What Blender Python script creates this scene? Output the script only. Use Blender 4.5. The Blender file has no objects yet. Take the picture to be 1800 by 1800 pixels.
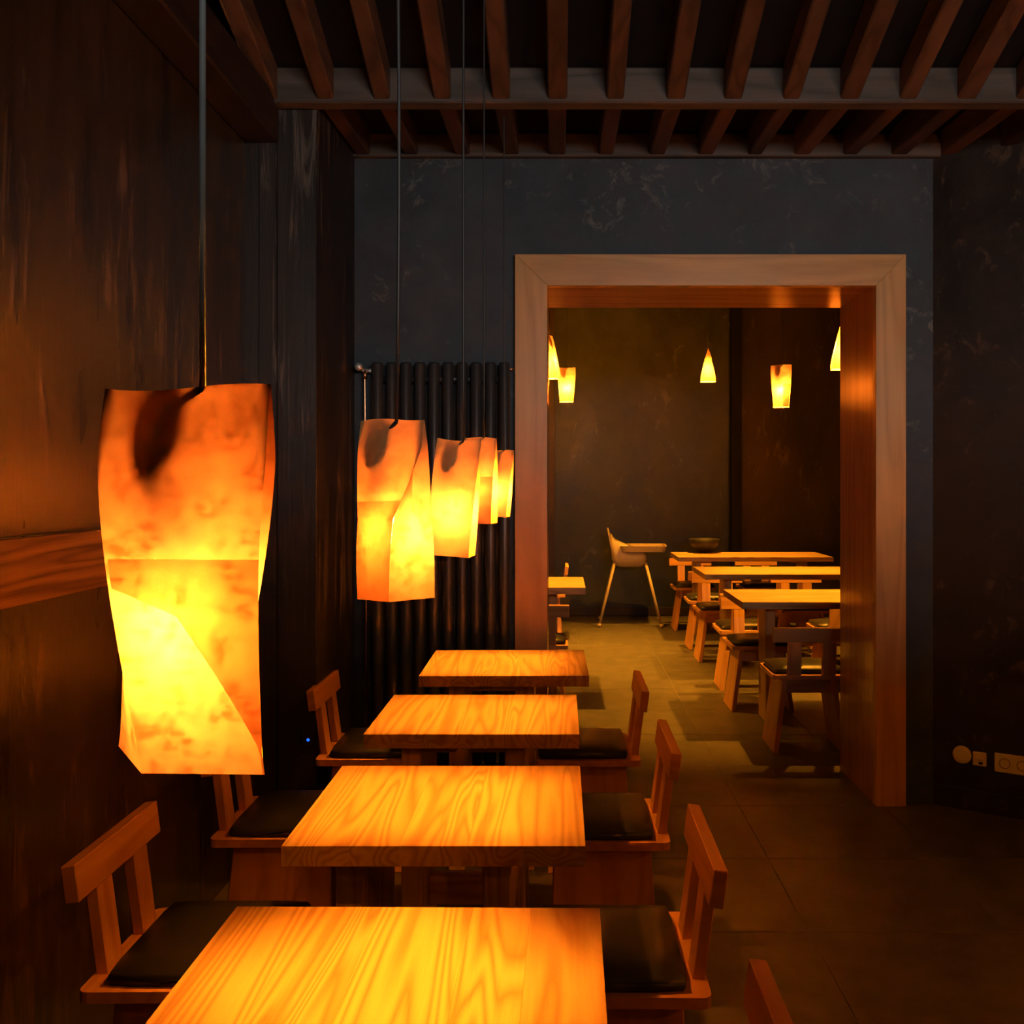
import bpy, bmesh, math, random
from mathutils import Vector, Matrix, noise
random.seed(7)
S = bpy.context.scene
C = S.collection
PI = math.pi
R = math.radians

# ------------------------------------------------------------------ camera
cam_d = bpy.data.cameras.new('camera')
cam = bpy.data.objects.new('camera', cam_d); C.objects.link(cam)
cam.location = (0, 0, 1.45); cam.rotation_euler = (R(90), 0, 0)
cam_d.sensor_width = 36; cam_d.lens = 36
cam_d.shift_x = -85 / 1800; cam_d.shift_y = -55 / 1800
cam_d.clip_start = 0.02
S.camera = cam

# ------------------------------------------------------------------ light and exposure
S.view_settings.view_transform = 'Standard'
S.view_settings.look = 'None'
S.view_settings.exposure = 0.0
S.view_settings.gamma = 1.0
S.view_settings.use_curve_mapping = False
S.cycles.use_denoising = True
S.cycles.max_bounces = 6
S.cycles.diffuse_bounces = 4
S.cycles.glossy_bounces = 3
S.cycles.use_adaptive_sampling = True
S.cycles.adaptive_threshold = 0.10
S.cycles.caustics_reflective = False
S.cycles.caustics_refractive = False
S.cycles.sample_clamp_indirect = 40.0
w = bpy.data.worlds.new('world'); S.world = w; w.use_nodes = True
w.node_tree.nodes['Background'].inputs['Color'].default_value = (0.55, 0.7, 1.0, 1)
w.node_tree.nodes['Background'].inputs['Strength'].default_value = 0.6
# daylight entering by the high window behind the viewer
ld = bpy.data.lights.new('window_daylight', 'AREA'); ld.shape = 'RECTANGLE'
ld.size = 2.2; ld.size_y = 0.5; ld.energy = 115; ld.color = (1.0, 0.93, 0.84)
lo = bpy.data.objects.new('window_daylight', ld); C.objects.link(lo)
lo.location = (1.5, -2.56, 2.15); lo.rotation_euler = (R(90), 0, 0)

BULB = 5600.0                      # radiance of a bulb
BULB_COL = (1.0, 0.305, 0.019)

# ------------------------------------------------------------------ material helpers
def new_mat(name):
    m = bpy.data.materials.new(name); m.use_nodes = True
    nt = m.node_tree
    return m, nt, nt.nodes['Principled BSDF']

def nd(nt, t, **kw):
    n = nt.nodes.new(t)
    for k, v in kw.items():
        if k in n.inputs: n.inputs[k].default_value = v
        else: setattr(n, k, v)
    return n

def ramp(nt, fac, stops):
    r = nt.nodes.new('ShaderNodeValToRGB')
    e = r.color_ramp.elements
    while len(e) < len(stops): e.new(0.5)
    for i, (p, c) in enumerate(stops):
        e[i].position = p; e[i].color = (c[0], c[1], c[2], 1)
    nt.links.new(fac, r.inputs['Fac'])
    return r.outputs['Color']

def mathn(nt, op, a, b=None):
    n = nt.nodes.new('ShaderNodeMath'); n.operation = op
    for i, v in enumerate((a, b)):
        if v is None: continue
        if isinstance(v, (int, float)): n.inputs[i].default_value = v
        else: nt.links.new(v, n.inputs[i])
    return n.outputs[0]

def mixc(nt, fac, a, b, mode='MIX'):
    n = nt.nodes.new('ShaderNodeMix'); n.data_type = 'RGBA'; n.blend_type = mode
    if isinstance(fac, (int, float)): n.inputs['Factor'].default_value = fac
    else: nt.links.new(fac, n.inputs['Factor'])
    for key, v in (('A', a), ('B', b)):
        s = [i for i in n.inputs if i.name == key and i.type == 'RGBA'][0]
        if isinstance(v, tuple): s.default_value = (v[0], v[1], v[2], 1)
        else: nt.links.new(v, s)
    return [o for o in n.outputs if o.type == 'RGBA'][0]

def bump(nt, b, h, strength, dist):
    n = nt.nodes.new('ShaderNodeBump'); n.inputs['Strength'].default_value = strength
    n.inputs['Distance'].default_value = dist
    nt.links.new(h, n.inputs['Height']); nt.links.new(n.outputs[0], b.inputs['Normal'])

def coords(nt, scale, offset_random=False):
    tc = nt.nodes.new('ShaderNodeTexCoord')
    v = tc.outputs['Object']
    rnd = None
    if offset_random:
        oi = nt.nodes.new('ShaderNodeObjectInfo'); rnd = oi.outputs['Random']
        cb = nt.nodes.new('ShaderNodeCombineXYZ')
        nt.links.new(mathn(nt, 'MULTIPLY', rnd, 37.0), cb.inputs[0])
        nt.links.new(mathn(nt, 'MULTIPLY', rnd, 91.0), cb.inputs[1])
        nt.links.new(mathn(nt, 'MULTIPLY', rnd, 53.0), cb.inputs[2])
        ad = nt.nodes.new('ShaderNodeVectorMath'); ad.operation = 'ADD'
        nt.links.new(v, ad.inputs[0]); nt.links.new(cb.outputs[0], ad.inputs[1]); v = ad.outputs[0]
    mp = nt.nodes.new('ShaderNodeMapping'); mp.inputs['Scale'].default_value = scale
    nt.links.new(v, mp.inputs['Vector'])
    return mp.outputs[0], rnd

def noise_t(nt, vec, scale, detail=4, rough=0.55, dist=0.0):
    n = nt.nodes.new('ShaderNodeTexNoise')
    n.inputs['Scale'].default_value = scale; n.inputs['Detail'].default_value = detail
    n.inputs['Roughness'].default_value = rough; n.inputs['Distortion'].default_value = dist
    nt.links.new(vec, n.inputs['Vector'])
    return n.outputs['Fac']

def wood(name, axis, light, dark, rough=0.42, rings=26.0, vary=0.25, spec=0.4, freq=7.0, fine=0.45):
    """long-grained wood: contour lines of a stretched noise, a fine fibre on top, one tone per piece"""
    m, nt, b = new_mat(name)
    along = 0.075
    sc = [1.0, 1.0, 1.0]; sc['xyz'.index(axis)] = along
    v, rnd = coords(nt, tuple(sc), True)
    n1 = noise_t(nt, v, freq, 2.0, 0.45, 0.4)
    ring = mathn(nt, 'PINGPONG', mathn(nt, 'MULTIPLY', n1, rings), 1.0)
    ring = mathn(nt, 'POWER', ring, 1.6)
    sc2 = [1.0, 1.0, 1.0]; sc2['xyz'.index(axis)] = 0.03
    v2, _ = coords(nt, tuple(sc2), True)
    fib = noise_t(nt, v2, 190, 2, 0.6)
    f = mathn(nt, 'ADD', mathn(nt, 'MULTIPLY', ring, 1.0 - fine), mathn(nt, 'MULTIPLY', fib, fine))
    col = ramp(nt, f, [(0.15, light), (0.85, dark)])
    tone = mathn(nt, 'ADD', mathn(nt, 'MULTIPLY', rnd, vary), 1.0 - vary * 0.6)
    cb = nt.nodes.new('ShaderNodeCombineColor')
    for i in range(3): nt.links.new(tone, cb.inputs[i])
    col = mixc(nt, 1.0, col, cb.outputs[0], 'MULTIPLY')
    nt.links.new(col, b.inputs['Base Color'])
    b.inputs['Roughness'].default_value = rough
    b.inputs['Specular IOR Level'].default_value = spec
    return m

def plaster(name, base, light, rough, scale, stretch=(1, 1, 1), bstr=0.25, spots=0.62, spec=0.5, coat=0.0):
    """brushed dark plaster: cloudy tone, worn lighter streaks, uneven sheen"""
    m, nt, b = new_mat(name)
    v, _ = coords(nt, stretch)
    n1 = noise_t(nt, v, scale, 4, 0.62, 0.3)
    v0, _ = coords(nt, (1, 1, 1))
    n0 = noise_t(nt, v0, 1.1, 2, 0.55)
    n2 = noise_t(nt, v, scale * 3.1, 5, 0.7, 0.6)
    col = ramp(nt, n1, [(0.3, tuple(c * 0.55 for c in base)), (0.52, base), (0.74, tuple(c * 1.5 for c in base))])
    worn = ramp(nt, mathn(nt, 'MULTIPLY', n2, mathn(nt, 'ADD', n0, 0.5)), [(spots, (0, 0, 0)), (spots + 0.12, (1, 1, 1))])
    col = mixc(nt, worn, col, light)
    nt.links.new(col, b.inputs['Base Color'])
    rr = ramp(nt, n1, [(0.3, (rough - .1,) * 3), (0.7, (rough + .14,) * 3)])
    nt.links.new(rr, b.inputs['Roughness'])
    b.inputs['Specular IOR Level'].default_value = spec
    b.inputs['Coat Weight'].default_value = coat; b.inputs['Coat Roughness'].default_value = 0.28
    bump(nt, b, n2, bstr, 0.006)
    return m

def plain(name, col, rough=0.5, metal=0.0, spec=0.5, nscale=40, var=0.12, bstr=0.0):
    m, nt, b = new_mat(name)
    v, _ = coords(nt, (1, 1, 1), True)
    n = noise_t(nt, v, nscale, 4)
    c = ramp(nt, n, [(0.3, tuple(x * (1 - var) for x in col)), (0.7, tuple(min(1, x * (1 + var)) for x in col))])
    nt.links.new(c, b.inputs['Base Color'])
    b.inputs['Roughness'].default_value = rough; b.inputs['Metallic'].default_value = metal
    b.inputs['Specular IOR Level'].default_value = spec
    if bstr: bump(nt, b, n, bstr, 0.002)
    return m

def emit(name, col, strength):
    m = bpy.data.materials.new(name); m.use_nodes = True; nt = m.node_tree
    nt.nodes.remove(nt.nodes['Principled BSDF'])
    e = nd(nt, 'ShaderNodeEmission', Strength=strength); e.inputs['Color'].default_value = (*col, 1)
    nt.links.new(e.outputs[0], nt.nodes['Material Output'].inputs['Surface'])
    return m

def paper(name, trans, refl, sheer=None):
    m = bpy.data.materials.new(name); m.use_nodes = True; nt = m.node_tree
    nt.nodes.remove(nt.nodes['Principled BSDF'])
    v, _ = coords(nt, (1, 1, 1), True)
    n = noise_t(nt, v, 110, 4, 0.75)
    n2 = noise_t(nt, v, 42, 5, 0.65)
    vs, _ = coords(nt, (1, 1, 7), True)
    n3 = noise_t(nt, vs, 30, 3, 0.6)
    k = mathn(nt, 'ADD', mathn(nt, 'MULTIPLY', n, 0.55), mathn(nt, 'ADD', mathn(nt, 'MULTIPLY', n2, 0.5), mathn(nt, 'MULTIPLY', n3, 0.25)))
    ct = ramp(nt, k, [(0.53, tuple(c * f for c, f in zip(trans, (0.58, 0.44, 0.30)))), (0.65, trans), (0.77, tuple(c * 1.3 for c in trans))])
    cr = ramp(nt, n2, [(0.3, tuple(c * .85 for c in refl)), (0.7, refl)])
    d = nt.nodes.new('ShaderNodeBsdfDiffuse'); t = nt.nodes.new('ShaderNodeBsdfTranslucent'); a = nt.nodes.new('ShaderNodeAddShader')
    nt.links.new(cr, d.inputs['Color']); nt.links.new(ct, t.inputs['Color'])
    nt.links.new(d.outputs[0], a.inputs[0]); nt.links.new(t.outputs[0], a.inputs[1])
    out = a.outputs[0]
    if sheer:                       # the unfolded single sheet lets some light straight through
        tp = nt.nodes.new('ShaderNodeBsdfTransparent'); tp.inputs['Color'].default_value = (*sheer, 1)
        a2 = nt.nodes.new('ShaderNodeAddShader')
        nt.links.new(out, a2.inputs[0]); nt.links.new(tp.outputs[0], a2.inputs[1]); out = a2.outputs[0]
    nt.links.new(out, nt.nodes['Material Output'].inputs['Surface'])
    return m

TABLE_L, TABLE_D = (0.60, 0.385, 0.16), (0.36, 0.185, 0.06)
CH_L, CH_D = (0.68, 0.34, 0.13), (0.52, 0.23, 0.08)
M = {
    'table_x': wood('ash_table_x', 'x', TABLE_L, TABLE_D, rings=34, vary=0.30, fine=0.36),
    'table_y': wood('ash_table_y', 'y', TABLE_L, TABLE_D, rings=34, vary=0.30, fine=0.36),
    'table_z': wood('ash_table_z', 'z', TABLE_L, TABLE_D, rings=18, vary=0.2),
    'chair_x': wood('beech_x', 'x', CH_L, CH_D, rings=14, vary=0.15),
    'chair_y': wood('beech_y', 'y', CH_L, CH_D, rings=14, vary=0.15),
    'chair_z': wood('beech_z', 'z', CH_L, CH_D, rings=14, vary=0.15),
    'frame_x': wood('oak_x', 'x', (0.67, 0.365, 0.135), (0.52, 0.265, 0.088), rough=0.33, rings=12, vary=0.1, fine=0.5),
    'frame_z': wood('oak_z', 'z', (0.67, 0.365, 0.135), (0.52, 0.265, 0.088), rough=0.33, rings=12, vary=0.1, fine=0.5),
    'lining_x': wood('oak_lining_x', 'x', (0.62, 0.30, 0.11), (0.46, 0.20, 0.07), rough=0.2, rings=12, vary=0.1, fine=0.5, spec=0.6),
    'lining_z': wood('oak_lining_z', 'z', (0.62, 0.30, 0.11), (0.46, 0.20, 0.07), rough=0.2, rings=12, vary=0.1, fine=0.5, spec=0.6),
    'joist': wood('old_joist', 'y', (0.115, 0.056, 0.029), (0.052, 0.024, 0.013), rough=0.6, rings=9, vary=0.5),
    'beam': wood('old_beam', 'x', (0.105, 0.082, 0.072), (0.05, 0.038, 0.03), rough=0.6, rings=9, vary=0.2),
    'dark_beam': wood('black_brown_beam', 'y', (0.026, 0.012, 0.007), (0.012, 0.006, 0.004), rough=0.6, rings=9, vary=0.2),  # darker wood than the joists, for the beam along the left wall
    'rail': wood('pine_rail', 'y', (0.36, 0.17, 0.055), (0.10, 0.038, 0.012), rough=0.35, rings=20, vary=0.1, freq=6.0),
    'wall_left': plaster('streaked_wall', (0.040, 0.019, 0.0075), (0.16, 0.085, 0.042), 0.30, 5.5, (1, 1, 0.16), 0.5, 0.60, 1.0, 0.8),
    'wall_blue': plaster('blue_grey_wall', (0.038, 0.050, 0.066), (0.115, 0.12, 0.12), 0.55, 3.2, (1, 1, 1), 0.15, 0.60, 0.3),
    'wall_brown': plaster('brown_patched_wall', (0.016, 0.011, 0.009), (0.07, 0.045, 0.028), 0.5, 3.6, (1, 1, 0.8), 0.3, 0.58, 0.4),
    'wall_far': plaster('far_grey_wall', (0.040, 0.045, 0.056), (0.095, 0.10, 0.105), 0.5, 2.2, (1, 1, 0.7), 0.2, 0.62, 0.35),
    'wall_far2': plaster('far_brown_wall', (0.040, 0.024, 0.016), (0.09, 0.06, 0.04), 0.5, 2.6, (1, 1, 0.4), 0.25, 0.60, 0.35),
    'pilaster': plaster('worn_post', (0.022, 0.015, 0.013), (0.115, 0.09, 0.075), 0.5, 4.5, (1.6, 1, 0.10), 0.4, 0.55, 0.4),
    'black_soffit': plain('black_ceiling', (0.010, 0.009, 0.010), 0.9, spec=0.1),  # one even near black tone
    'dark_metal': plain('anthracite_enamel', (0.030, 0.031, 0.034), 0.34, spec=0.6, bstr=0.0),
    'copper': plain('copper', (0.80, 0.42, 0.24), 0.3, metal=1.0, bstr=0.0),
    'chrome': plain('brushed_chrome', (0.62, 0.60, 0.56), 0.35, metal=0.6, bstr=0.0),
    'warm_lit_plastic': plain('warm_lit_plastic', (0.46, 0.36, 0.21), 0.4, bstr=0.0, var=0.04),  # white plastic of the high chair, warm lamp light put into its colour
    'white_plastic': plain('white_plastic', (0.82, 0.78, 0.66), 0.4, bstr=0.0, var=0.04),
    'grey_plastic': plain('grey_plastic', (0.30, 0.27, 0.22), 0.45, bstr=0.0, var=0.04),
    'black_plastic': plain('black_plastic', (0.012, 0.012, 0.012), 0.4, bstr=0.0),
    'leather': plain('black_leather', (0.016, 0.014, 0.013), 0.40, spec=0.5, nscale=220, bstr=0.15),
    'cable': plain('cable_sheath', (0.10, 0.115, 0.12), 0.7, spec=0.2, bstr=0.0),
    'cable_black': plain('cable_black', (0.03, 0.03, 0.032), 0.45, bstr=0.0),
    'tile': plain('stone_tile', (0.100, 0.084, 0.062), 0.42, spec=0.45, nscale=9, var=0.22),
    'grout': plain('grout', (0.15, 0.13, 0.10), 0.8, nscale=60),
    'bulb': emit('bulb_glow', BULB_COL, BULB),
    'bulb_far': emit('bulb_glow_large', (1.0, 0.375, 0.019), BULB * 3.1),
    'led': emit('blue_led', (0.01, 0.09, 1.0), 2.5),
    'paper': paper('kraft_paper', (0.0200, 0.0103, 0.0105), (0.50, 0.28, 0.11)),
    'paper_thin': paper('thin_kraft_paper', (0.060, 0.032, 0.020), (0.40, 0.24, 0.10), (0.072, 0.062, 0.032)),
    'paper_in': paper('kraft_paper_double', (0.0080, 0.0034, 0.0026), (0.36, 0.20, 0.09)),
    'bowl': plain('dark_ceramic', (0.012, 0.010, 0.009), 0.5, bstr=0.0),
}
m = bpy.data.materials.new('window_glass'); m.use_nodes = True; nt = m.node_tree
nt.nodes.remove(nt.nodes['Principled BSDF'])
tr = nt.nodes.new('ShaderNodeBsdfTransparent'); gl = nd(nt, 'ShaderNodeBsdfGlossy', Roughness=0.03)
mx = nd(nt, 'ShaderNodeMixShader'); mx.inputs[0].default_value = 0.06
nt.links.new(tr.outputs[0], mx.inputs[1]); nt.links.new(gl.outputs[0], mx.inputs[2])
nt.links.new(mx.outputs[0], nt.nodes['Material Output'].inputs['Surface'])
M['glass'] = m

# ------------------------------------------------------------------ mesh helpers
def box_bm(bm, x0, x1, y0, y1, z0, z1, bev=0.0, mat=None):
    g = bmesh.ops.create_cube(bm, size=1.0)
    vs = g['verts']
    for v in vs:
        v.co = Vector(((x0 + x1) / 2 + v.co.x * (x1 - x0), (y0 + y1) / 2 + v.co.y * (y1 - y0), (z0 + z1) / 2 + v.co.z * (z1 - z0)))
    if bev > 0:
        es = list({e for v in vs for e in v.link_edges})
        r = bmesh.ops.bevel(bm, geom=es, offset=bev, segments=1, affect='EDGES')
        vs = list({v for f in r['faces'] for v in f.verts} | {v for v in vs if v.is_valid})
    if mat is not None: bmesh.ops.transform(bm, matrix=mat, verts=[v for v in vs if v.is_valid])
    return vs

def mesh_of(name, bm, smooth=False):
    me = bpy.data.meshes.new(name)
    bmesh.ops.recalc_face_normals(bm, faces=bm.faces)
    if smooth:
        for f in bm.faces: f.smooth = True
    bm.to_mesh(me); bm.free()
    return me

def link(name, me, mat, parent=None, loc=(0, 0, 0), rot=(0, 0, 0)):
    o = bpy.data.objects.new(name, me); C.objects.link(o)
    if mat is not None and not me.materials: me.materials.append(M[mat])
    o.location = loc; o.rotation_euler = rot
    if parent is not None: o.parent = parent
    return o

def part(name, mat, parent, *boxes, bev=0.003, smooth=False, mtx=None):
    bm = bmesh.new()
    for b in boxes: box_bm(bm, *b, bev=bev, mat=mtx)
    return link(name, mesh_of(name, bm, smooth), mat, parent)

def hexa(name, mat, parent, lo4, hi4, bev=0.003):
    """a board given by its four lower and four upper corners"""
    bm = bmesh.new()
    a = [bm.verts.new(p) for p in lo4]; b = [bm.verts.new(p) for p in hi4]
    bm.faces.new(a); bm.faces.new(b)
    for i in range(4): bm.faces.new((a[i], a[(i + 1) % 4], b[(i + 1) % 4], b[i]))
    if bev: bmesh.ops.bevel(bm, geom=list(bm.edges), offset=bev, segments=1, affect='EDGES')
    return link(name, mesh_of(name, bm), mat, parent)

def tube_bm(bm, pts, rad, seg=10, cap=True):
    rads = rad if isinstance(rad, (list, tuple)) else [rad] * len(pts)
    rings = []
    pts = [Vector(p) for p in pts]
    for i, p in enumerate(pts):
        d = (pts[min(i + 1, len(pts) - 1)] - pts[max(i - 1, 0)]).normalized()
        ax = Vector((1, 0, 0)) if abs(d.x) < 0.9 else Vector((0, 1, 0))
        u = d.cross(ax).normalized(); v = d.cross(u)
        rings.append([bm.verts.new(p + (u * math.cos(2 * PI * k / seg) + v * math.sin(2 * PI * k / seg)) * rads[i]) for k in range(seg)])
    for a, b in zip(rings, rings[1:]):
        for k in range(seg):
            f = bm.faces.new((a[k], a[(k + 1) % seg], b[(k + 1) % seg], b[k])); f.smooth = True
    if cap: bm.faces.new(rings[0]); bm.faces.new(rings[-1])

def tube(name, mat, parent, pts, rad, seg=10):
    bm = bmesh.new(); tube_bm(bm, pts, rad, seg)
    return link(name, mesh_of(name, bm), mat, parent)

def lathe(name, mat, parent, prof, seg=24, loc=(0, 0, 0), rot=(0, 0, 0)):
    bm = bmesh.new(); rings = []
    for r, z in prof:
        rings.append([bm.verts.new((r * math.cos(2 * PI * k / seg), r * math.sin(2 * PI * k / seg), z)) for k in range(seg)])
    for a, b in zip(rings, rings[1:]):
        for k in range(seg):
            f = bm.faces.new((a[k], a[(k + 1) % seg], b[(k + 1) % seg], b[k])); f.smooth = True
    bm.faces.new(rings[0]); bm.faces.new(rings[-1])
    return link(name, mesh_of(name, bm), mat, parent, loc, rot)

def tag(o, label=None, cat=None, group=None, kind=None):
    if label: o['label'] = label
    if cat: o['category'] = cat
    if group: o['group'] = group
    if kind: o['kind'] = kind
    return o

def thing(name, label, cat, loc=(0, 0, 0), rz=0.0, group=None):
    o = bpy.data.objects.new(name, None); C.objects.link(o); o.empty_display_size = 0.1
    o.location = loc; o.rotation_euler = (0, 0, rz)
    return tag(o, label, cat, group)

def struct(name, mat, label, *boxes, bev=0.0):
    o = part(name, mat, None, *boxes, bev=bev)
    return tag(o, label, kind='structure')

def copy_tree(o, parent=None):
    c = o.copy(); C.objects.link(c)
    if parent is not None:
        c.parent = parent; c.matrix_parent_inverse = o.matrix_parent_inverse.copy()
    for ch in o.children: copy_tree(ch, c)
    return c

# ------------------------------------------------------------------ the setting
XL = -1.20            # left wall
YD = 4.60             # wall with the doorway, front face
YB = 5.13             # its rear face
YF = 11.0             # far wall of the second room
# floor: slab of grout with single tiles laid on it
floor = struct('floor', 'grout', 'dark stone tiled floor of both rooms', (-2.6, 4.6, -2.4, YF + .1, -0.08, -0.002))
bm = bmesh.new(); TS = 0.64
box_bm(bm, -TS / 2 + .0016, TS / 2 - .0016, -TS / 2 + .0016, TS / 2 - .0016, -0.012, 0.0, bev=0.0008)
tile_me = mesh_of('tile', bm)
for j in range(-10, 8):
    for i in range(-5, 6):
        cx = 0.796 + (i + .5) * TS; cy = 6.49 + (j + .5) * TS
        if cx < -2.6 or cx > 4.4 or cy < -0.3 or cy > YF: continue
        # tiles that neither room nor passage has
        if cy < YD and (cx < XL - .3 or cx > 3.9): continue
        o = link('tile', tile_me, 'tile', floor, (cx, cy, random.uniform(-0.0006, 0.0004)))

# left wall: lower and upper field, a recess between them, a timber rail
wl = struct('wall_left', 'wall_left', 'dark brown streaked wall on the left', (XL - .2, XL, -2.4, 3.93, 0, 1.326), (XL - .2, XL - .03, -2.4, 3.93, 1.326, 1.343), (XL - .2, XL, -2.4, 3.93, 1.343, 5.2))
rl = part('wall_rail', 'rail', None, (XL - .002, XL + .018, -1.0, 3.90, 1.176, 1.324), bev=0.002)
rl.name = 'trim_1'; tag(rl, 'brown knotty timber rail fixed along the left wall', kind='structure')

# post at the corner, in front of the doorway wall
pl = struct('wall_corner', 'pilaster', 'worn dark projecting post left of the radiator', (-1.40, -0.925, 3.90, YD + .05, 0, 3.0))
part('board', 'pilaster', pl, (-1.075, -0.925, 3.888, 3.905, 0, 2.86))
part('board', 'pilaster', pl, (-1.148, -1.080, 3.894, 3.905, 0, 2.86))

# wall with the doorway
DX0, DX1, DZ = -0.058, 1.404, 2.318
wb = struct('wall_back', 'wall_blue', 'dark blue grey plaster wall around the doorway', (-1.0, DX0 - .02, YD, YB, 0, 3.02), (DX1 + .02, 1.674, YD, YB, 0, 3.02), (DX0 - .02, DX1 + .02, YD, YB, DZ + .02, 3.02))
part('wall_plate', 'beam', wb, (-0.93, 1.70, YD - .035, YD + .02, 2.896, 3.0), bev=.004)

# slanting wall to the right of the doorway
ang = math.atan2(-0.556, 0.83)
def on_slant(t, off=0.0, z=0.0):
    d = Vector((math.cos(ang), math.sin(ang), 0)); n = Vector((math.sin(ang), -math.cos(ang), 0))
    return Vector((1.674, 4.60, z)) + d * t + n * off
ws = struct('wall_right_slant', 'wall_brown', 'dark patchy brown wall slanting away right of the doorway', (0, 2.45, 0.0, 0.3, 0, 3.6))
ws.location = (1.674, 4.60, 0); ws.rotation_euler = (0, 0, ang)
bb = struct('baseboard_right', 'wall_brown', 'low dark skirting along the slanting wall', (0, 2.4, -0.012, 0.01, 0, 0.092), bev=.003)
bb.location = (1.674, 4.60, 0); bb.rotation_euler = (0, 0, ang)
struct('baseboard_back', 'wall_blue', 'low dark skirting right of the doorway', (1.545, 1.682, YD - .012, YD + .01, 0, 0.092), bev=.003)

# right wall with a window, behind the right edge of the picture, and the wall behind the camera
XR = 3.65
struct('wall_right', 'wall_brown', 'dark brown right wall', (XR, XR + .2, -2.4, 3.4, 0, 5.4))
WX0, WX1, WZ0, WZ1 = 0.35, 2.65, 1.85, 2.45
struct('wall_front', 'wall_brown', 'dark wall with a high window behind the viewer', (XL - .2, WX0, -2.6, -2.4, 0, 5.6), (WX1, XR + .2, -2.6, -2.4, 0, 5.6), (WX0, WX1, -2.6, -2.4, 0, WZ0), (WX0, WX1, -2.6, -2.4, WZ1, 5.6))
wf = thing('window_1', 'wide low window high in the wall behind the viewer', None); tag(wf, kind='structure')
wm = (WX0 + WX1) / 2; y0, y1 = -2.52, -2.46
part('window_frame', 'frame_x', wf, (WX0, WX0 + .04, y0, y1, WZ0, WZ1), (WX1 - .04, WX1, y0, y1, WZ0, WZ1), (WX0 + .04, WX1 - .04, y0, y1, WZ0, WZ0 + .04), (WX0 + .04, WX1 - .04, y0, y1, WZ1 - .04, WZ1), (wm - .02, wm + .02, y0, y1, WZ0 + .04, WZ1 - .04))
part('window_pane', 'glass', wf, (WX0 + .04, wm - .02, -2.492, -2.488, WZ0 + .04, WZ1 - .04), bev=0)
part('window_pane', 'glass', wf, (wm + .02, WX1 - .04, -2.492, -2.488, WZ0 + .04, WZ1 - .04), bev=0)
struct('added_light_screen', 'wall_brown', 'dark shoulder high screen added unseen behind the viewer to block low daylight', (XL, XR, -.72, -.60, 0, 1.88))  # unseen, added to keep low window light off the near tables

# ceiling: sloping soffit over the near room, flat strip by the doorway wall, joists and a cross beam
ZC = 2.868; SL = 0.345; YC = 3.86
bm = bmesh.new()
def prism(bm, p):
    a = [bm.verts.new((XL - .2, y, z)) for y, z in p]; b = [bm.verts.new((XR + .2, y, z)) for y, z in p]
    bm.faces.new(a); bm.faces.new(b)
    for i in range(len(p)): bm.faces.new((a[i], a[(i + 1) % len(p)], b[(i + 1) % len(p)], b[i]))
zt = ZC + .125
prism(bm, [(YC, zt), (YD + .3, zt + .03), (YD + .3, zt + .15), (YC, zt + .15), (-2.6, zt + .15 + SL * (YC + 2.6)), (-2.6, zt + SL * (YC + 2.6))])
ceil = link('ceiling', mesh_of('ceiling', bm), 'black_soffit'); tag(ceil, 'black ceiling between old timber joists', kind='structure')
JX = [-0.009 + 0.2175 * k for k in range(-5, 10)]
for k, x in enumerate(JX):
    wj = 0.034 + random.uniform(-.003, .003); xj = x + random.uniform(-.006, .006)
    y1 = 0.4
    lo4 = [(xj - wj, YC - .03, ZC + .006), (xj + wj, YC - .03, ZC + .006), (xj + wj, y1, ZC + .006 + SL * (YC - .03 - y1)), (xj - wj, y1, ZC + .006 + SL * (YC - .03 - y1))]
    hi4 = [(a, b, c + .125) for a, b, c in lo4]
    hexa('joist', 'joist', ceil, lo4, hi4, 0.006)
    xj = x + random.uniform(-.008, .008)
    if xj > 1.95: continue
    lo4 = [(xj - wj, YC + .02, ZC + .008), (xj + wj, YC + .02, ZC + .008), (xj + wj, YD - .02, 2.905), (xj - wj, YD - .02, 2.905)]
    hexa('joist', 'joist', ceil, lo4, [(a, b, c + .115) for a, b, c in lo4], 0.006)
part('cross_beam', 'beam', ceil, (-1.10, 2.6, YC - .035, YC + .04, ZC - .006, ZC + .128), bev=.006)
part('wall_beam', 'dark_beam', ceil, (XL, XL + .13, -1.0, 3.90, 2.735, 2.90), bev=.006)
tube('batten', 'rail', ceil, [(-1.115, 3.80, 2.87), (-1.115, 2.9, 2.87 + SL * .9)], 0.004, 6)

# lining of the doorway, mitred casing boards in front
tr1 = thing('trim_2', 'pale oak casing and lining of the doorway', None); tag(tr1, kind='structure')
CW = 0.140
def casing(name, mat, p):
    f, b = YD - .045, YD + .002
    hexa(name, mat, tr1, [(x, f, z) for x, z in p], [(x, b, z) for x, z in p], 0.0015)
ox0, ox1, oz = DX0 - CW - .004, DX1 + CW - .006, DZ + CW
casing('casing_board', 'frame_z', [(ox0, 0.0), (DX0, 0.0), (DX0, DZ), (ox0, oz)])
casing('casing_board', 'frame_z', [(DX1, 0.0), (ox1, 0.0), (ox1, oz), (DX1, DZ)])
casing('casing_board', 'frame_x', [(ox0, oz), (DX0, DZ), (DX1, DZ), (ox1, oz)])
part('lining_board', 'lining_z', tr1, (DX0 - .022, DX0, YD, YB + .01, 0, DZ), bev=.001)
part('lining_board', 'lining_z', tr1, (DX1, DX1 + .022, YD, YB + .01, 0, DZ), bev=.001)
part('lining_board', 'lining_x', tr1, (DX0 - .022, DX1 + .022, YD, YB + .01, DZ, DZ + .022), bev=.001)

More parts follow.
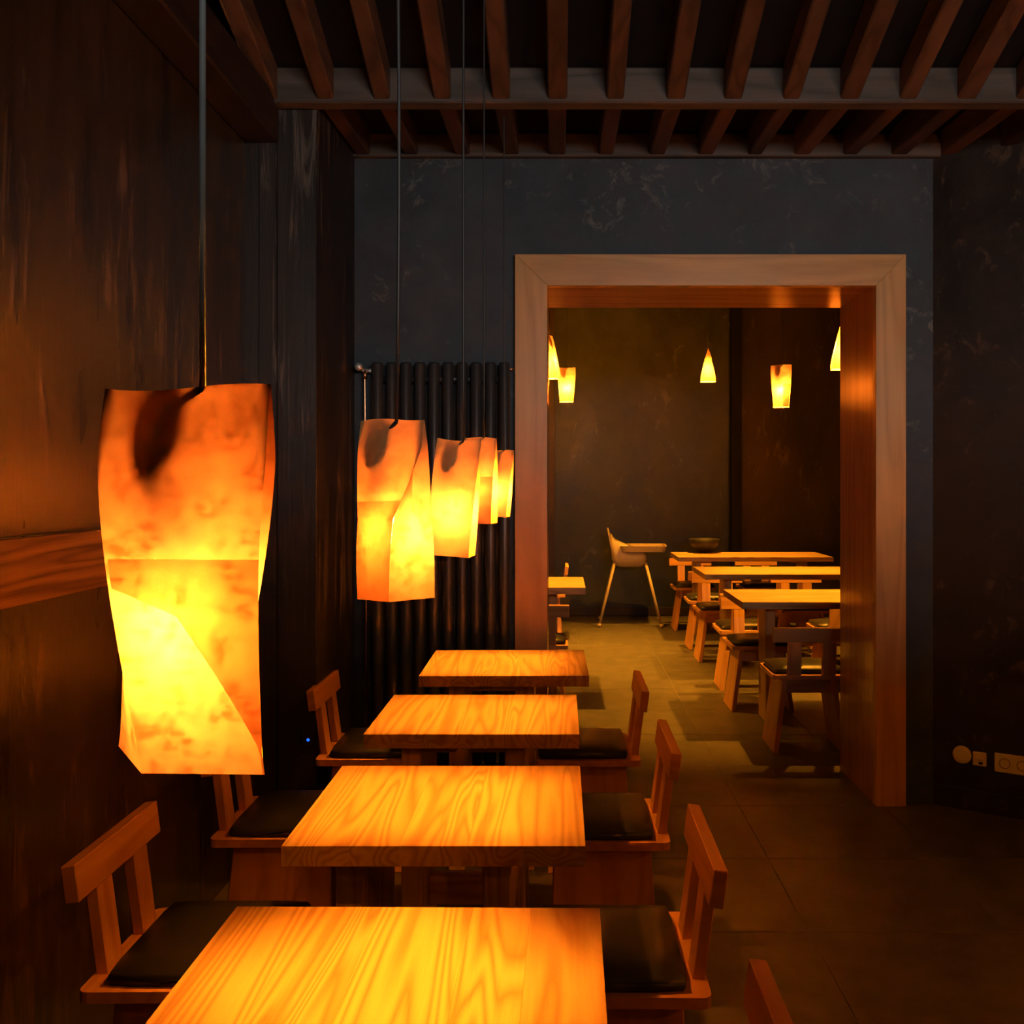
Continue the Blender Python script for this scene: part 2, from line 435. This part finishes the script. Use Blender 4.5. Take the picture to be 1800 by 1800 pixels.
# second room
struct('wall_far', 'wall_far', 'grey brown plaster far wall of the second room', (-2.6, 1.83, YF, YF + .15, 0, 3.6))
struct('wall_far_right', 'wall_far2', 'brown plaster bay at the right end of the far wall', (1.83, 4.6, YF - .12, YF + .15, 0, 3.6))
struct('trim_3', 'black_soffit', 'black upright post on the far wall', (1.80, 1.91, YF - .22, YF - .115, 0, 3.6), bev=.004)
struct('wall_far_corner', 'wall_far2', 'dark pilaster at the left of the far wall', (-0.75, -0.062, YF - .25, YF + .02, 0, 3.6))
struct('wall_far_left', 'wall_far2', 'left wall of the second room', (-2.75, -2.6, YB - .05, YF + .15, 0, 3.6))
struct('wall_far_east', 'wall_far2', 'right wall of the second room', (4.6, 4.75, YB - .05, YF + .15, 0, 3.6))
struct('wall_back_rear', 'wall_far2', 'second room side of the doorway wall', (-2.6, -0.98, YB - .12, YB - .002, 0, 3.6), (1.6, 4.6, YB - .12, YB - .002, 0, 3.6), (-0.98, 1.6, YB - .1, YB, 3.0, 3.6))
struct('ceiling_far_room', 'black_soffit', 'black ceiling of the second room', (-2.75, 4.75, YB - .1, YF + .15, 3.5, 3.65))
struct('baseboard_far', 'wall_far2', 'low dark skirting of the far wall', (-0.06, 1.80, YF - .015, YF + .005, 0, .09), bev=.003)

# ------------------------------------------------------------------ tables
def table(label, cx, cy, w, d, top, along, leg_dx, group, rz=0.0, widths=None, th=0.040, legd=None):
    t = thing('dining_table', label, 'table', (cx, cy, 0), rz, group)
    n = w if along == 'y' else d
    widths = widths or [1.0, 1.25, 0.8, 1.1, 0.9]
    s = sum(widths); a = -n / 2
    for q in widths:
        b = a + n * q / s; g = 0.00005
        if along == 'y': bx = (a + g, b - g, -d / 2, d / 2, top - th, top)
        else: bx = (-w / 2, w / 2, a + g, b - g, top - th, top)
        part('plank', 'table_' + along, t, bx, bev=0.0005)
        a = b
    ld = legd or d * .70
    for x in leg_dx:
        part('leg', 'table_z', t, (x - .029, x + .029, -ld / 2, ld / 2, 0, top - th))
    x0, x1 = min(leg_dx) + .029, max(leg_dx) - .029
    part('cleat', 'table_x', t, (x0, x0 + .10, -ld / 2 + .01, -ld / 2 + .05, top - th - .035, top - th), bev=.002)
    part('cleat', 'table_x', t, (x1 - .10, x1, -ld / 2 + .01, -ld / 2 + .05, top - th - .035, top - th), bev=.002)
    part('stretcher', 'table_x', t, (x0, x1, -.02, .02, .16, .25))
    return t
G1 = 'two seat tables in a row along the left wall'
T = {}
T[4] = table('pale wooden table nearest the viewer, cut off by the lower picture edge', -0.240, 1.425, .605, .56, .74, 'y', (-.18, .118), G1, R(-0.6), [1.0, .9, 1.2, .75, .9])
T[3] = table('wooden table with an oval pool of light, second from the viewer in the left row', -0.247, 2.270, .592, .56, .74, 'y', (-.18, .118), G1, 0, [1.1, .8, 1.1, .9, 1.0])
T[2] = table('swirly grained wooden table, third from the viewer in the left row', -0.249, 3.132, .605, .53, .74, 'y', (-.18, .118), G1, 0, [1.3, .7, .9, 1.1, .8])
T[1] = table('small wooden table closest to the radiator and door frame', -0.208, 4.010, .620, .57, .74, 'y', (-.18, .080), G1, R(0.6), [.9, 1.2, .8, 1.0, 1.0])
G3 = 'two seat tables of the row outside the right picture edge'
OUT = {0.9: 'nearest the added screen', 1.76: 'in the middle', 2.62: 'nearest the slanting wall'}
for yy in OUT:
    table('wooden table of the row outside the right picture edge, ' + OUT[yy], 2.15, yy, .60, .56, .74, 'y', (-.18, .145), G3, 0)
G2 = 'long tables in the second room'
RT = [('long wooden table nearest the doorway in the second room', 1.76, 6.25, 1.42, .70),
      ('long wooden table in the middle of the row beyond the doorway', 1.79, 8.00, 1.42, .70),
      ('long wooden table at the back beside the white high chair', 1.79, 9.72, 1.42, .70)]
for lab, cx, cy, w_, d_ in RT:
    table(lab, cx, cy, w_, d_, .75, 'x', (-.50, .50), G2, 0, [1.0, 1.2, .9, 1.1], legd=.22)
table('wooden table end showing beside the left door casing in the second room', -0.40, 7.08, 1.13, .74, .75, 'x', (-.35, .35), G2, 0, [1.0, 1.2, .9, 1.1], th=.045, legd=.22)

# ------------------------------------------------------------------ chairs (front towards local +X)
def chair_proto():
    t = thing('dining_chair', 'chair', 'chair')
    # seat board with rounded rear corners
    bm = bmesh.new()
    pts = []
    for (cx, cy, a0) in ((.17, .185, 0), (-.185, .185, 90), (-.185, -.185, 180), (.17, -.185, 270)):
        r = .020 if cx < 0 else .015
        for a in (0, 30, 60, 90):
            pts.append((cx + r * math.cos(R(a0 + a)), cy + r * math.sin(R(a0 + a))))
    lo_ = [bm.verts.new((x, y, .396)) for x, y in pts]; hi_ = [bm.verts.new((x, y, .419)) for x, y in pts]
    bm.faces.new(lo_); bm.faces.new(hi_)
    for i in range(len(pts)): bm.faces.new((lo_[i], lo_[(i + 1) % len(pts)], hi_[(i + 1) % len(pts)], hi_[i]))
    link('seat', mesh_of('seat', bm), 'chair_y', t)
    # cushion
    bm = bmesh.new()
    box_bm(bm, -.160, .178, -.188, .188, .419, .455)
    bmesh.ops.subdivide_edges(bm, edges=list(bm.edges), cuts=5, use_grid_fill=True)
    for v in bm.verts:
        x = (v.co.x - .009) / .169; y = v.co.y / .188; up = (v.co.z - .419) / .036
        e = max(abs(x), abs(y))
        if up > .5: v.co.z += .010 * (1 - x * x) * (1 - y * y) - .010 * max(0, e - .8) / .2
        rr = 0.94 if abs(x) > .6 and abs(y) > .6 else 1.0
        k = 1 - .03 * (2 * up - 1) ** 2
        v.co.x = .009 + (v.co.x - .009) * k * (1 - .03 * max(0, abs(y) - .66) / .34)
        v.co.y = v.co.y * k * (1 - .03 * max(0, abs(x) - .66) / .34)
    link('cushion', mesh_of('cushion', bm, True), 'leather', t)
    # two splayed side panels
    for s in (-1, 1):
        a, b = .142 * s, .198 * s; th = -.028 * s
        lo4 = [(-.178, b, 0), (.140, b, 0), (.140, b + th, 0), (-.178, b + th, 0)]
        hi4 = [(-.152, a, .397), (.128, a, .397), (.128, a + th, .397), (-.152, a + th, .397)]
        hexa('leg', 'chair_z', t, lo4, hi4, .003)
    part('apron', 'chair_y', t, (-.125, -.100, -.128, .128, .312, .396))
    part('apron', 'chair_y', t, (.075, .100, -.128, .128, .312, .396))
    # backrest: two slats and a rail, leaning back
    mt = Matrix.Translation((-.172, 0, .405)) @ Matrix.Rotation(R(-7.5), 4, 'Y')
    for s in (-1, 1):
        c = .092 * s
        part('slat', 'chair_z', t, (-.026, 0, c - .036, c + .036, 0, .205), bev=.002, mtx=mt)
    part('rail', 'chair_y', t, (-.028, .0015, -.210, .210, .198, .274), bev=.002, mtx=mt)
    return t
proto = chair_proto(); used = [False]
def chair(label, x, y, rz, group):
    o = proto if not used[0] else copy_tree(proto)
    used[0] = True
    o.location = (x, y, 0); o.rotation_euler = (0, 0, rz)
    return tag(o, label, 'chair', group)
GL = 'chairs on the wall side of the left row'; GR = 'chairs on the aisle side of the left row'
# the chair's rear edge is local x = -0.205
chair('low backed wooden chair at lower left, fully visible back under the big paper lamp', -.975 + .205, 2.268, 0, GL)
chair('wooden chair half hidden behind the bottom of the big paper lamp', -1.01 + .205, 3.145, 0, GL)
chair('wooden chair in front of the corner post, left of the small far table', -.908 + .205, 3.985, 0, GL)
chair('wooden chair back cut off at the bottom edge right of the nearest table', .304 - .205, 1.450, PI, GR)
chair('wooden chair with black cushion on the aisle side, second from the viewer', .304 - .205, 2.245, PI, GR)
chair('wooden chair with black cushion on the aisle side, third from the viewer', .315 - .205, 3.118, PI, GR)
chair('wooden chair with black cushion on the aisle side closest to the doorway', .298 - .205, 3.975, PI, GR)
GA = 'chairs at the long tables beyond the doorway'
HP = PI / 2
CHX = 1.33
rows = [('wooden chair with its back to the viewer beside the right door lining', CHX, 5.44, HP),
        ('wooden chair on the far side of the long table nearest the doorway', CHX - .06, 6.42, -HP),
        ('wooden chair with back to viewer at middle long table, nearer the aisle', CHX - .03, 7.05, HP),
        ('wooden chair with back to viewer at middle long table, farther from the aisle', 1.98, 7.07, HP),
        ('wooden chair on the far side of the middle long table, nearer the aisle', CHX - .03, 8.16, -HP),
        ('wooden chair on the far side of the middle long table, farther from the aisle', 1.96, 8.17, -HP),
        ('wooden chair with back to viewer at rearmost long table, nearer the aisle', CHX - .03, 8.78, HP),
        ('wooden chair with back to viewer at rearmost long table, farther from aisle', 1.98, 8.80, HP),
        ('wooden chair on the far side of the rearmost table, nearest the high chair', CHX - .03, 9.90, -HP),
        ('wooden chair on the far side of the rearmost table, farther from the high chair', 1.96, 9.91, -HP)]
for lab, x, y, rz in rows:      # y is the near face of the side panels
    chair(lab, x, y + (.178 if rz > 0 else .140), rz, GA)
chair('wooden chair with its back to the viewer beside the left door casing', -.155, 6.60, HP, GA)
chair('wooden chair seen edge on behind the table by the left door casing', -.16, 9.45, PI, GA)

# ------------------------------------------------------------------ paper bag lamps
def bag_lamp(label, x, y, zb, h, wt, wb_, db, rz, ztop, group, flap, twist=0.0, skew=0.0, tilt=0.0, cord='cable_black', sway=0.0, cr=.0026, sk=1.0, depth_top=0.0008, thin='left right', bulb='bulb', dexp=1.9):
    t = thing('pendant_lamp', label, 'lamp', (x, y, zb), 0, group)
    rnd = random.Random(int(1000 * (x + 3) + 77 * y))
    off = Vector((rnd.uniform(0, 50), rnd.uniform(0, 50), rnd.uniform(0, 50)))
    NV, NU, NS = 26, 12, 4
    sock_u = 0.36
    rotm = Matrix.Rotation(rz, 3, 'Z') @ Matrix.Rotation(tilt, 3, 'Y')
    def half_w(v): return wb_ / 2 + (wt - wb_) / 2 * min(1, max(0, (v - .05) / .75))
    def half_d(v):
        k = max(0.0, min(1.0, (v - .10) / .90))
        return (db / 2) * (1 - k ** dexp) + depth_top / 2 * k ** dexp
    def raw(u, v, s=-1):
        p = Vector(((2 * u - 1) * half_w(v), s * half_d(v), v * h))
        q = 4 * u * (1 - u)
        wr = noise.noise(Vector((u * 2.1, v * 3.3 + (7 if s > 0 else 0), 0)) + off) * .006 + noise.noise(Vector((u * 1.4, v * 9.0, 3 + s)) + off) * .0022
        p.y += wr * q * (0.35 + min(1, v * 1.4)) * (1 - v ** 8)
        if s < 0 and v > .55:       # the paper bulges over the lamp holder
            k = math.exp(-((u - (sock_u + (v - .7) * .45)) / .21) ** 2) * min(1, (v - .55) / .2) * max(0, min(1, (1.0 - v) / .12))
            p.y -= .011 * k
        p.x -= skew * p.y * max(0, 1 - v / .95) ** 1.3
        p.z += .006 * math.sin(u * 5.0 + off.x) * max(0, v - .75) * 1.6
        return p
    def tw(p, v): return Matrix.Rotation(twist * min(1, max(0, v - .45) / .4), 3, 'Z') @ p
    def front(u, v, s=-1): return tw(raw(u, v, s), v)
    V0, V1 = .0, .545               # height range in which paper lies double, folded over the front
    def ul(v):
        if flap == 'diagonal': return .985 - max(0, v - .06) * 1.60 if v < .40 else max(.02, .441 - (v - .40) * 6.0)
        return {'half': .62, 'full': .0}[flap]
    def patch(bm, fn, vs, nu):
        rows_ = [[bm.verts.new(rotm @ fn(i / nu, v)) for i in range(nu + 1)] for v in vs]
        for a, b in zip(rows_, rows_[1:]):
            for i in range(nu):
                f = bm.faces.new((a[i], a[i + 1], b[i + 1], b[i])); f.smooth = True
    def lin(a, b, n): return [a + (b - a) * i / n for i in range(n + 1)]
    def side(e):                    # folded gusset, e = 0 left, 1 right
        def fn(q, v):
            a, b = raw(e, v, -1), raw(e, v, 1); p = a.lerp(b, q)
            g = .018 * min(1, max(0, (v - .30) / .5)) * (1 - .7 * max(0, v - .8) / .2)
            p.x += (g if e == 0 else -g) * (1 - abs(2 * q - 1)); return tw(p, v)
        return fn
    bm = bmesh.new(); bmt = bmesh.new()      # front panel; thinner single layer panels
    patch(bmt if 'back' in thin else bm, lambda u, v: front(u, v, 1), lin(0, 1, NV), NU)
    for e in (0, 1):
        bs = bmt if ('left', 'right')[e] in thin else bm
        for h0 in (0, .5):          # two leaves, so that the crease stays sharp
            patch(bs, lambda q, v, e=e, h0=h0: side(e)(h0 + q * .5, v), lin(0, 1, NV), 2)
    me = bpy.data.meshes.new('thin_panel'); bmt.to_mesh(me); bmt.free()
    link('thin_panel', me, 'paper_thin', t)
    if not flap: patch(bm, lambda u, v: front(u, v, -1), lin(0, 1, NV), NU)
    else:
        patch(bm, lambda u, v: front(u, v, -1), lin(V1, 1, 14), NU)
        vs = lin(V0, V1, 22)
        if flap == 'diagonal': vs = sorted(vs + [.385, .40, .41, .43, .45, .47])
        if flap != 'full': patch(bm, lambda u, v: front(u * ul(v), v, -1), vs, 8)
    me = bpy.data.meshes.new('paper_bag'); bm.to_mesh(me); bm.free()
    link('paper_bag', me, 'paper', t)
    if flap:
        bm = bmesh.new()
        patch(bm, lambda u, v: front(ul(v) + u * (1 - ul(v)), v, -1), vs, 8)
        me = bpy.data.meshes.new('folded_flap'); bm.to_mesh(me); bm.free()
        link('folded_flap', me, 'paper_in', t)
    # lamp holder and bulb hanging askew inside the bag
    rs = .0158 * sk
    def inside(u, v, r): 
        p = raw(u, v, -1); p.y += r + .0020; return rotm @ tw(p, v)
    p0 = rotm @ Vector((.010, 0, h * .985))
    hold = [(.93, .16), (.89, .32), (.85, .52), (.81, .8), (.77, 1.0), (.72, 1.0), (.675, .85)]
    hp = [inside(sock_u + (v - .70) * .45, v, rs * k) for v, k in hold]; p2 = hp[-1]
    tube('lamp_holder', 'black_plastic', t, [p0] + hp, [.003 * sk] + [rs * k for v, k in hold], 14)
    bc = rotm @ Vector((0.0, .005, h * .37)); br = .021 * sk
    bm = bmesh.new(); bmesh.ops.create_icosphere(bm, subdivisions=2, radius=br)
    for v in bm.verts: v.co = v.co + bc
    link('bulb', mesh_of('bulb', bm, True), bulb, t)
    tube('bulb_neck', 'chrome', t, [p2, p2.lerp(bc, .45), bc + (p2 - bc).normalized() * br * .9], [.009 * sk, .008 * sk, .008 * sk], 10)
    # cord up to the ceiling
    pts = []
    top = ztop - zb
    for i in range(15):
        q = i / 14
        pts.append(p0 + Vector((sway * math.sin(q * 9.0) * (1 - q * .5), sway * .4 * math.sin(q * 5 + 1), (top - p0.z) * q)))
    tube('cord', cord, t, pts, cr, 8)
    lathe('ceiling_rose', 'black_plastic', t, [(.0, top - .03), (.028, top - .028), (.034, top)], 14, loc=(pts[-1].x, pts[-1].y, 0))
    return t
def zs(y): return ZC + .125 + SL * (YC - y) if y < YC else ZC + .13
GP = 'paper bag lamps in a line over the left row of tables'
LX = -.252
bag_lamp('big paper bag lamp in the left foreground with diagonal fold', -.251, .69, 1.262, .251, .113, .080, .066, R(-2), zs(.69), GP, 'diagonal', skew=.70, thin='', cord='cable', cr=.0023)
bag_lamp('paper bag lamp turned corner forwards, second from the viewer', -.236, 1.47, 1.281, .257, .098, .080, .078, R(-46), zs(1.47), GP, 'full', twist=R(32), thin='left', tilt=R(-2), sway=.004)
bag_lamp('paper bag lamp third from the viewer, brightly lit front', -.244, 2.29, 1.284, .258, .100, .094, .078, R(-6), zs(2.29), GP, None, tilt=R(4))
bag_lamp('brownish paper bag lamp fourth from the viewer, partly hidden', LX + .004, 3.14, 1.320, .262, .098, .092, .084, R(-10), zs(3.14), GP, 'full', tilt=R(1))
bag_lamp('paper bag lamp farthest along the left row, next to the door casing', LX + .004, 4.01, 1.311, .260, .098, .088, .084, R(-8), zs(4.01), GP, None, tilt=R(4))
GS = 'paper bag lamps over the row outside the right picture edge'
for yy in OUT:
    bag_lamp('paper bag lamp of the row outside the right picture edge, ' + OUT[yy], 2.15, yy, 1.28, .266, .100, .092, .070, R(8), zs(yy), GS, None, thin='left back')
GQ = 'paper bag lamps hanging in the second room'
bag_lamp('paper bag lamp seen edge on beside the left door casing, nearer one', -.078, 7.15, 2.162, .305, .150, .110, .125, R(72), 3.5, GQ, None, sk=1.2, bulb='bulb_far', thin='back', dexp=1.15)
bag_lamp('paper bag lamp facing the viewer right of the left door casing', .055, 9.10, 2.150, .305, .160, .115, .115, R(4), 3.5, GQ, None, sk=1.2, bulb='bulb_far', thin='back', dexp=1.15)
bag_lamp('sliver of a paper bag lamp behind the left door casing', -.165, 8.35, 2.10, .305, .150, .115, .115, R(10), 3.5, GQ, None, sk=1.2, bulb='bulb_far', thin='back', dexp=1.15)
bag_lamp('narrow topped paper bag lamp seen edge on over the rearmost table', 1.385, 9.60, 2.378, .305, .150, .120, .140, R(82), 3.5, GQ, None, sk=1.2, bulb='bulb_far', thin='back', dexp=1.15)
bag_lamp('paper bag lamp with a dark notch over the middle long table', 1.725, 8.00, 2.024, .330, .160, .120, .110, R(-14), 3.5, GQ, 'half', sk=1.2, bulb='bulb_far', thin='back', dexp=1.15)
bag_lamp('paper bag lamp half hidden by the right door lining', 1.745, 6.30, 2.135, .335, .150, .115, .150, R(80), 3.5, GQ, None, sk=1.2, bulb='bulb_far', thin='back', dexp=1.15)

# ------------------------------------------------------------------ radiator with valve and pipe
rd = thing('radiator', 'tall black tubular radiator between corner post and doorway', 'radiator', (0, 0, 0))
for i in range(10):
    x = -.806 + i * .0622
    lathe('tube', 'dark_metal', rd, [(.004, .12), (.022, .124), (.025, .132), (.025, 1.963), (.022, 1.970), (.004, 1.973)], 18, loc=(x, 4.515, 0))
for z in (.19, 1.90): tube('header', 'dark_metal', rd, [(-.828, 4.545, z), (-.222, 4.545, z)], .016, 12)
for x in (-.70, -.33):
    for z in (.45, 1.7): part('wall_bracket', 'dark_metal', rd, (x - .012, x + .012, 4.545, 4.5995, z - .02, z + .02))
vp = thing('radiator_pipe', 'thin copper pipe with chrome valve left of the radiator', 'pipe', (0, 0, 0))
tube('pipe', 'copper', vp, [(-.862, 4.545, 0), (-.862, 4.545, .9), (-.868, 4.545, 1.90), (-.866, 4.545, 1.93)], .0065, 10)
tube('elbow', 'copper', vp, [(-.868, 4.545, 1.90), (-.866, 4.545, 1.938)], .0105, 10)
tube('union', 'chrome', vp, [(-.866, 4.545, 1.938), (-.85, 4.545, 1.938), (-.836, 4.545, 1.938)], [.010, .008, .0125], 12)
lathe('valve_knob', 'chrome', vp, [(.004, .0), (.016, .003), (.0175, .012), (.0175, .03), (.011, .04), (.008, .055)], 20, loc=(-.885, 4.478, 1.950), rot=(R(-90), 0, 0))
tube('valve_body', 'chrome', vp, [(-.885, 4.53, 1.950), (-.875, 4.545, 1.942), (-.862, 4.545, 1.938)], .010, 10)
tube('pipe_stub', 'copper', rd, [(-.236, 4.545, 1.945), (-.207, 4.545, 1.945)], .006, 8)

# ------------------------------------------------------------------ wall plates on the slanting wall
def wall_thing(name, label, cat, t_, z, group=None):
    p = on_slant(t_, 0, z)
    return thing(name, label, cat, p, ang, group)
r_ = wall_thing('blank_cover', 'round white blank cover low on the slanting wall', 'wall plate', .124, .238)
lathe('disc', 'white_plastic', r_, [(.004, .010), (.034, .009), (.040, .004), (.0405, .0)], 28, rot=(R(90), 0, 0))
q_ = wall_thing('data_socket', 'small square socket between the round cover and the double socket', 'socket', .199, .234)
part('plate', 'white_plastic', q_, (-.028, .028, -.011, 0, -.033, .028), bev=.003)
part('insert', 'white_plastic', q_, (-.018, .018, -.016, -.010, -.006, .022), bev=.002)
part('port', 'black_plastic', q_, (-.003, .014, -.0125, -.010, -.026, -.014), bev=.001)
e_ = wall_thing('power_socket', 'white double power socket at the right picture edge', 'socket', .338, .228)
part('plate', 'white_plastic', e_, (-.078, .078, -.010, 0, -.041, .041), bev=.003)
for s in (-1, 1):
    c = .0355 * s
    rg = lathe('outlet', 'grey_plastic', e_, [(.010, -.004), (.018, -.004), (.020, .006), (.023, .0075), (.0235, .002)], 22, loc=(c, -.006, 0), rot=(R(90), 0, 0))
    for dx in (-.0095, .0095):
        lathe('pin_hole', 'black_plastic', rg, [(.001, .0045), (.0026, .0045), (.0026, .001)], 8, loc=(dx, 0, -.004))
    part('earth_clip', 'chrome', rg, (-.003, .003, .016, .020, -.004, .006), bev=.0005)
    part('earth_clip', 'chrome', rg, (-.003, .003, -.020, -.016, -.004, .006), bev=.0005)

# ------------------------------------------------------------------ small device with a blue light on the post
dv = thing('power_adapter', 'small black adapter with a glowing blue light on the corner post', 'adapter', (-.955, 3.888, .475))
part('case', 'black_plastic', dv, (-.022, .022, -.028, 0, -.03, .035), bev=.005)
lathe('indicator', 'led', dv, [(.0005, .003), (.0045, .0025), (.007, .0)], 12, loc=(.004, -.027, -.002), rot=(R(90), 0, 0))

# ------------------------------------------------------------------ high chair (tray towards +X)
hc = thing('high_chair', 'white plastic high chair with tray standing by the far wall', 'high chair', (.705, 10.38, 0), R(-3))
fx, fy, tx, ty, zt_ = .305, .27, .155, .155, .63
for sx in (-1, 1):
    for sy in (-1, 1):
        lg = tube('leg', 'warm_lit_plastic', hc, [(fx * sx, fy * sy, .02), (tx * sx, ty * sy, zt_)], [.0125, .0155], 12)
        bm = bmesh.new(); bmesh.ops.create_uvsphere(bm, u_segments=10, v_segments=6, radius=.021)
        for v in bm.verts: v.co = Vector((v.co.x + fx * sx, v.co.y + fy * sy, max(0, v.co.z + .02)))
        link('foot', mesh_of('foot', bm, True), 'warm_lit_plastic', lg)
# moulded seat tub: floor, two cheeks, sloping backrest
bm = bmesh.new()
def loop_tub(z, x0, x1, w_, n=8):
    pts = []
    r = min(.05, w_ * .4)
    for (cx, cy, a0) in ((x1 - r, w_ - r, 0), (x0 + r, w_ - r, 90), (x0 + r, -w_ + r, 180), (x1 - r, -w_ + r, 270)):
        for k in range(5): pts.append(Vector((cx + r * math.cos(R(a0 + k * 22.5)), cy + r * math.sin(R(a0 + k * 22.5)), z)))
    return pts
outer = [loop_tub(.585, -.11, .11, .13), loop_tub(.60, -.15, .14, .17), loop_tub(.66, -.185, .165, .185), loop_tub(.735, -.20, .16, .19)]
inner = [loop_tub(.735, -.185, .145, .175), loop_tub(.66, -.165, .145, .165), loop_tub(.625, -.13, .12, .15)]
for p in outer[3]:
    if p.x < -.06: p.z += (-.06 - p.x) * 1.3
for p in inner[0]:
    if p.x < -.06: p.z += (-.06 - p.x) * 1.3
rr_ = [[bm.verts.new(p) for p in l] for l in outer + inner]
for a, b in zip(rr_, rr_[1:]):
    for k in range(len(a)):
        f = bm.faces.new((a[k], a[(k + 1) % len(a)], b[(k + 1) % len(a)], b[k])); f.smooth = True
bm.faces.new(rr_[0]); bm.faces.new(rr_[-1])
link('seat', mesh_of('seat', bm), 'warm_lit_plastic', hc)
bm = bmesh.new()
prof = [(-.150, .66, .145), (-.168, .74, .160), (-.186, .82, .155), (-.202, .90, .130), (-.212, .955, .085), (-.216, .972, .04)]
fr = [[bm.verts.new((x + .012 * (1 - (2 * k / 8 - 1) ** 2) * -1, w_ * (2 * k / 8 - 1), z)) for k in range(9)] for x, z, w_ in prof]
bk = [[bm.verts.new((x - .014 + .012 * (1 - (2 * k / 8 - 1) ** 2) * -1, w_ * (2 * k / 8 - 1), z)) for k in range(9)] for x, z, w_ in prof]
for L_ in (fr, bk):
    for a, b in zip(L_, L_[1:]):
        for k in range(8): f = bm.faces.new((a[k], a[k + 1], b[k + 1], b[k])); f.smooth = True
for a, b, c_, d_ in zip(fr, fr[1:], bk, bk[1:]):
    bm.faces.new((a[0], b[0], d_[0], c_[0])); bm.faces.new((a[8], b[8], d_[8], c_[8]))
for k in range(8):
    bm.faces.new((fr[-1][k], fr[-1][k + 1], bk[-1][k + 1], bk[-1][k])); bm.faces.new((fr[0][k], fr[0][k + 1], bk[0][k + 1], bk[0][k]))
link('backrest', mesh_of('backrest', bm), 'warm_lit_plastic', hc)
bm = bmesh.new()
o_ = [loop_tub(.742, -.085, .345, .215), loop_tub(.800, -.10, .365, .23)]
i_ = [loop_tub(.800, -.085, .35, .215), loop_tub(.775, -.075, .34, .205)]
rr_ = [[bm.verts.new(p) for p in l] for l in o_ + i_]
for a, b in zip(rr_, rr_[1:]):
    for k in range(len(a)): bm.faces.new((a[k], a[(k + 1) % len(a)], b[(k + 1) % len(a)], b[k]))
bm.faces.new(rr_[0]); bm.faces.new(rr_[-1])
link('tray', mesh_of('tray', bm), 'warm_lit_plastic', hc)

# dark bowl standing on the rearmost table
bw = lathe('bowl', 'bowl', None, [(.03, 0), (.06, .004), (.065, .018), (.13, .07), (.155, .135), (.148, .136), (.12, .075), (.055, .03), (.004, .026)], 28, loc=(1.40, 9.95, .7505))
tag(bw, 'dark bowl standing on the rearmost table', 'bowl')
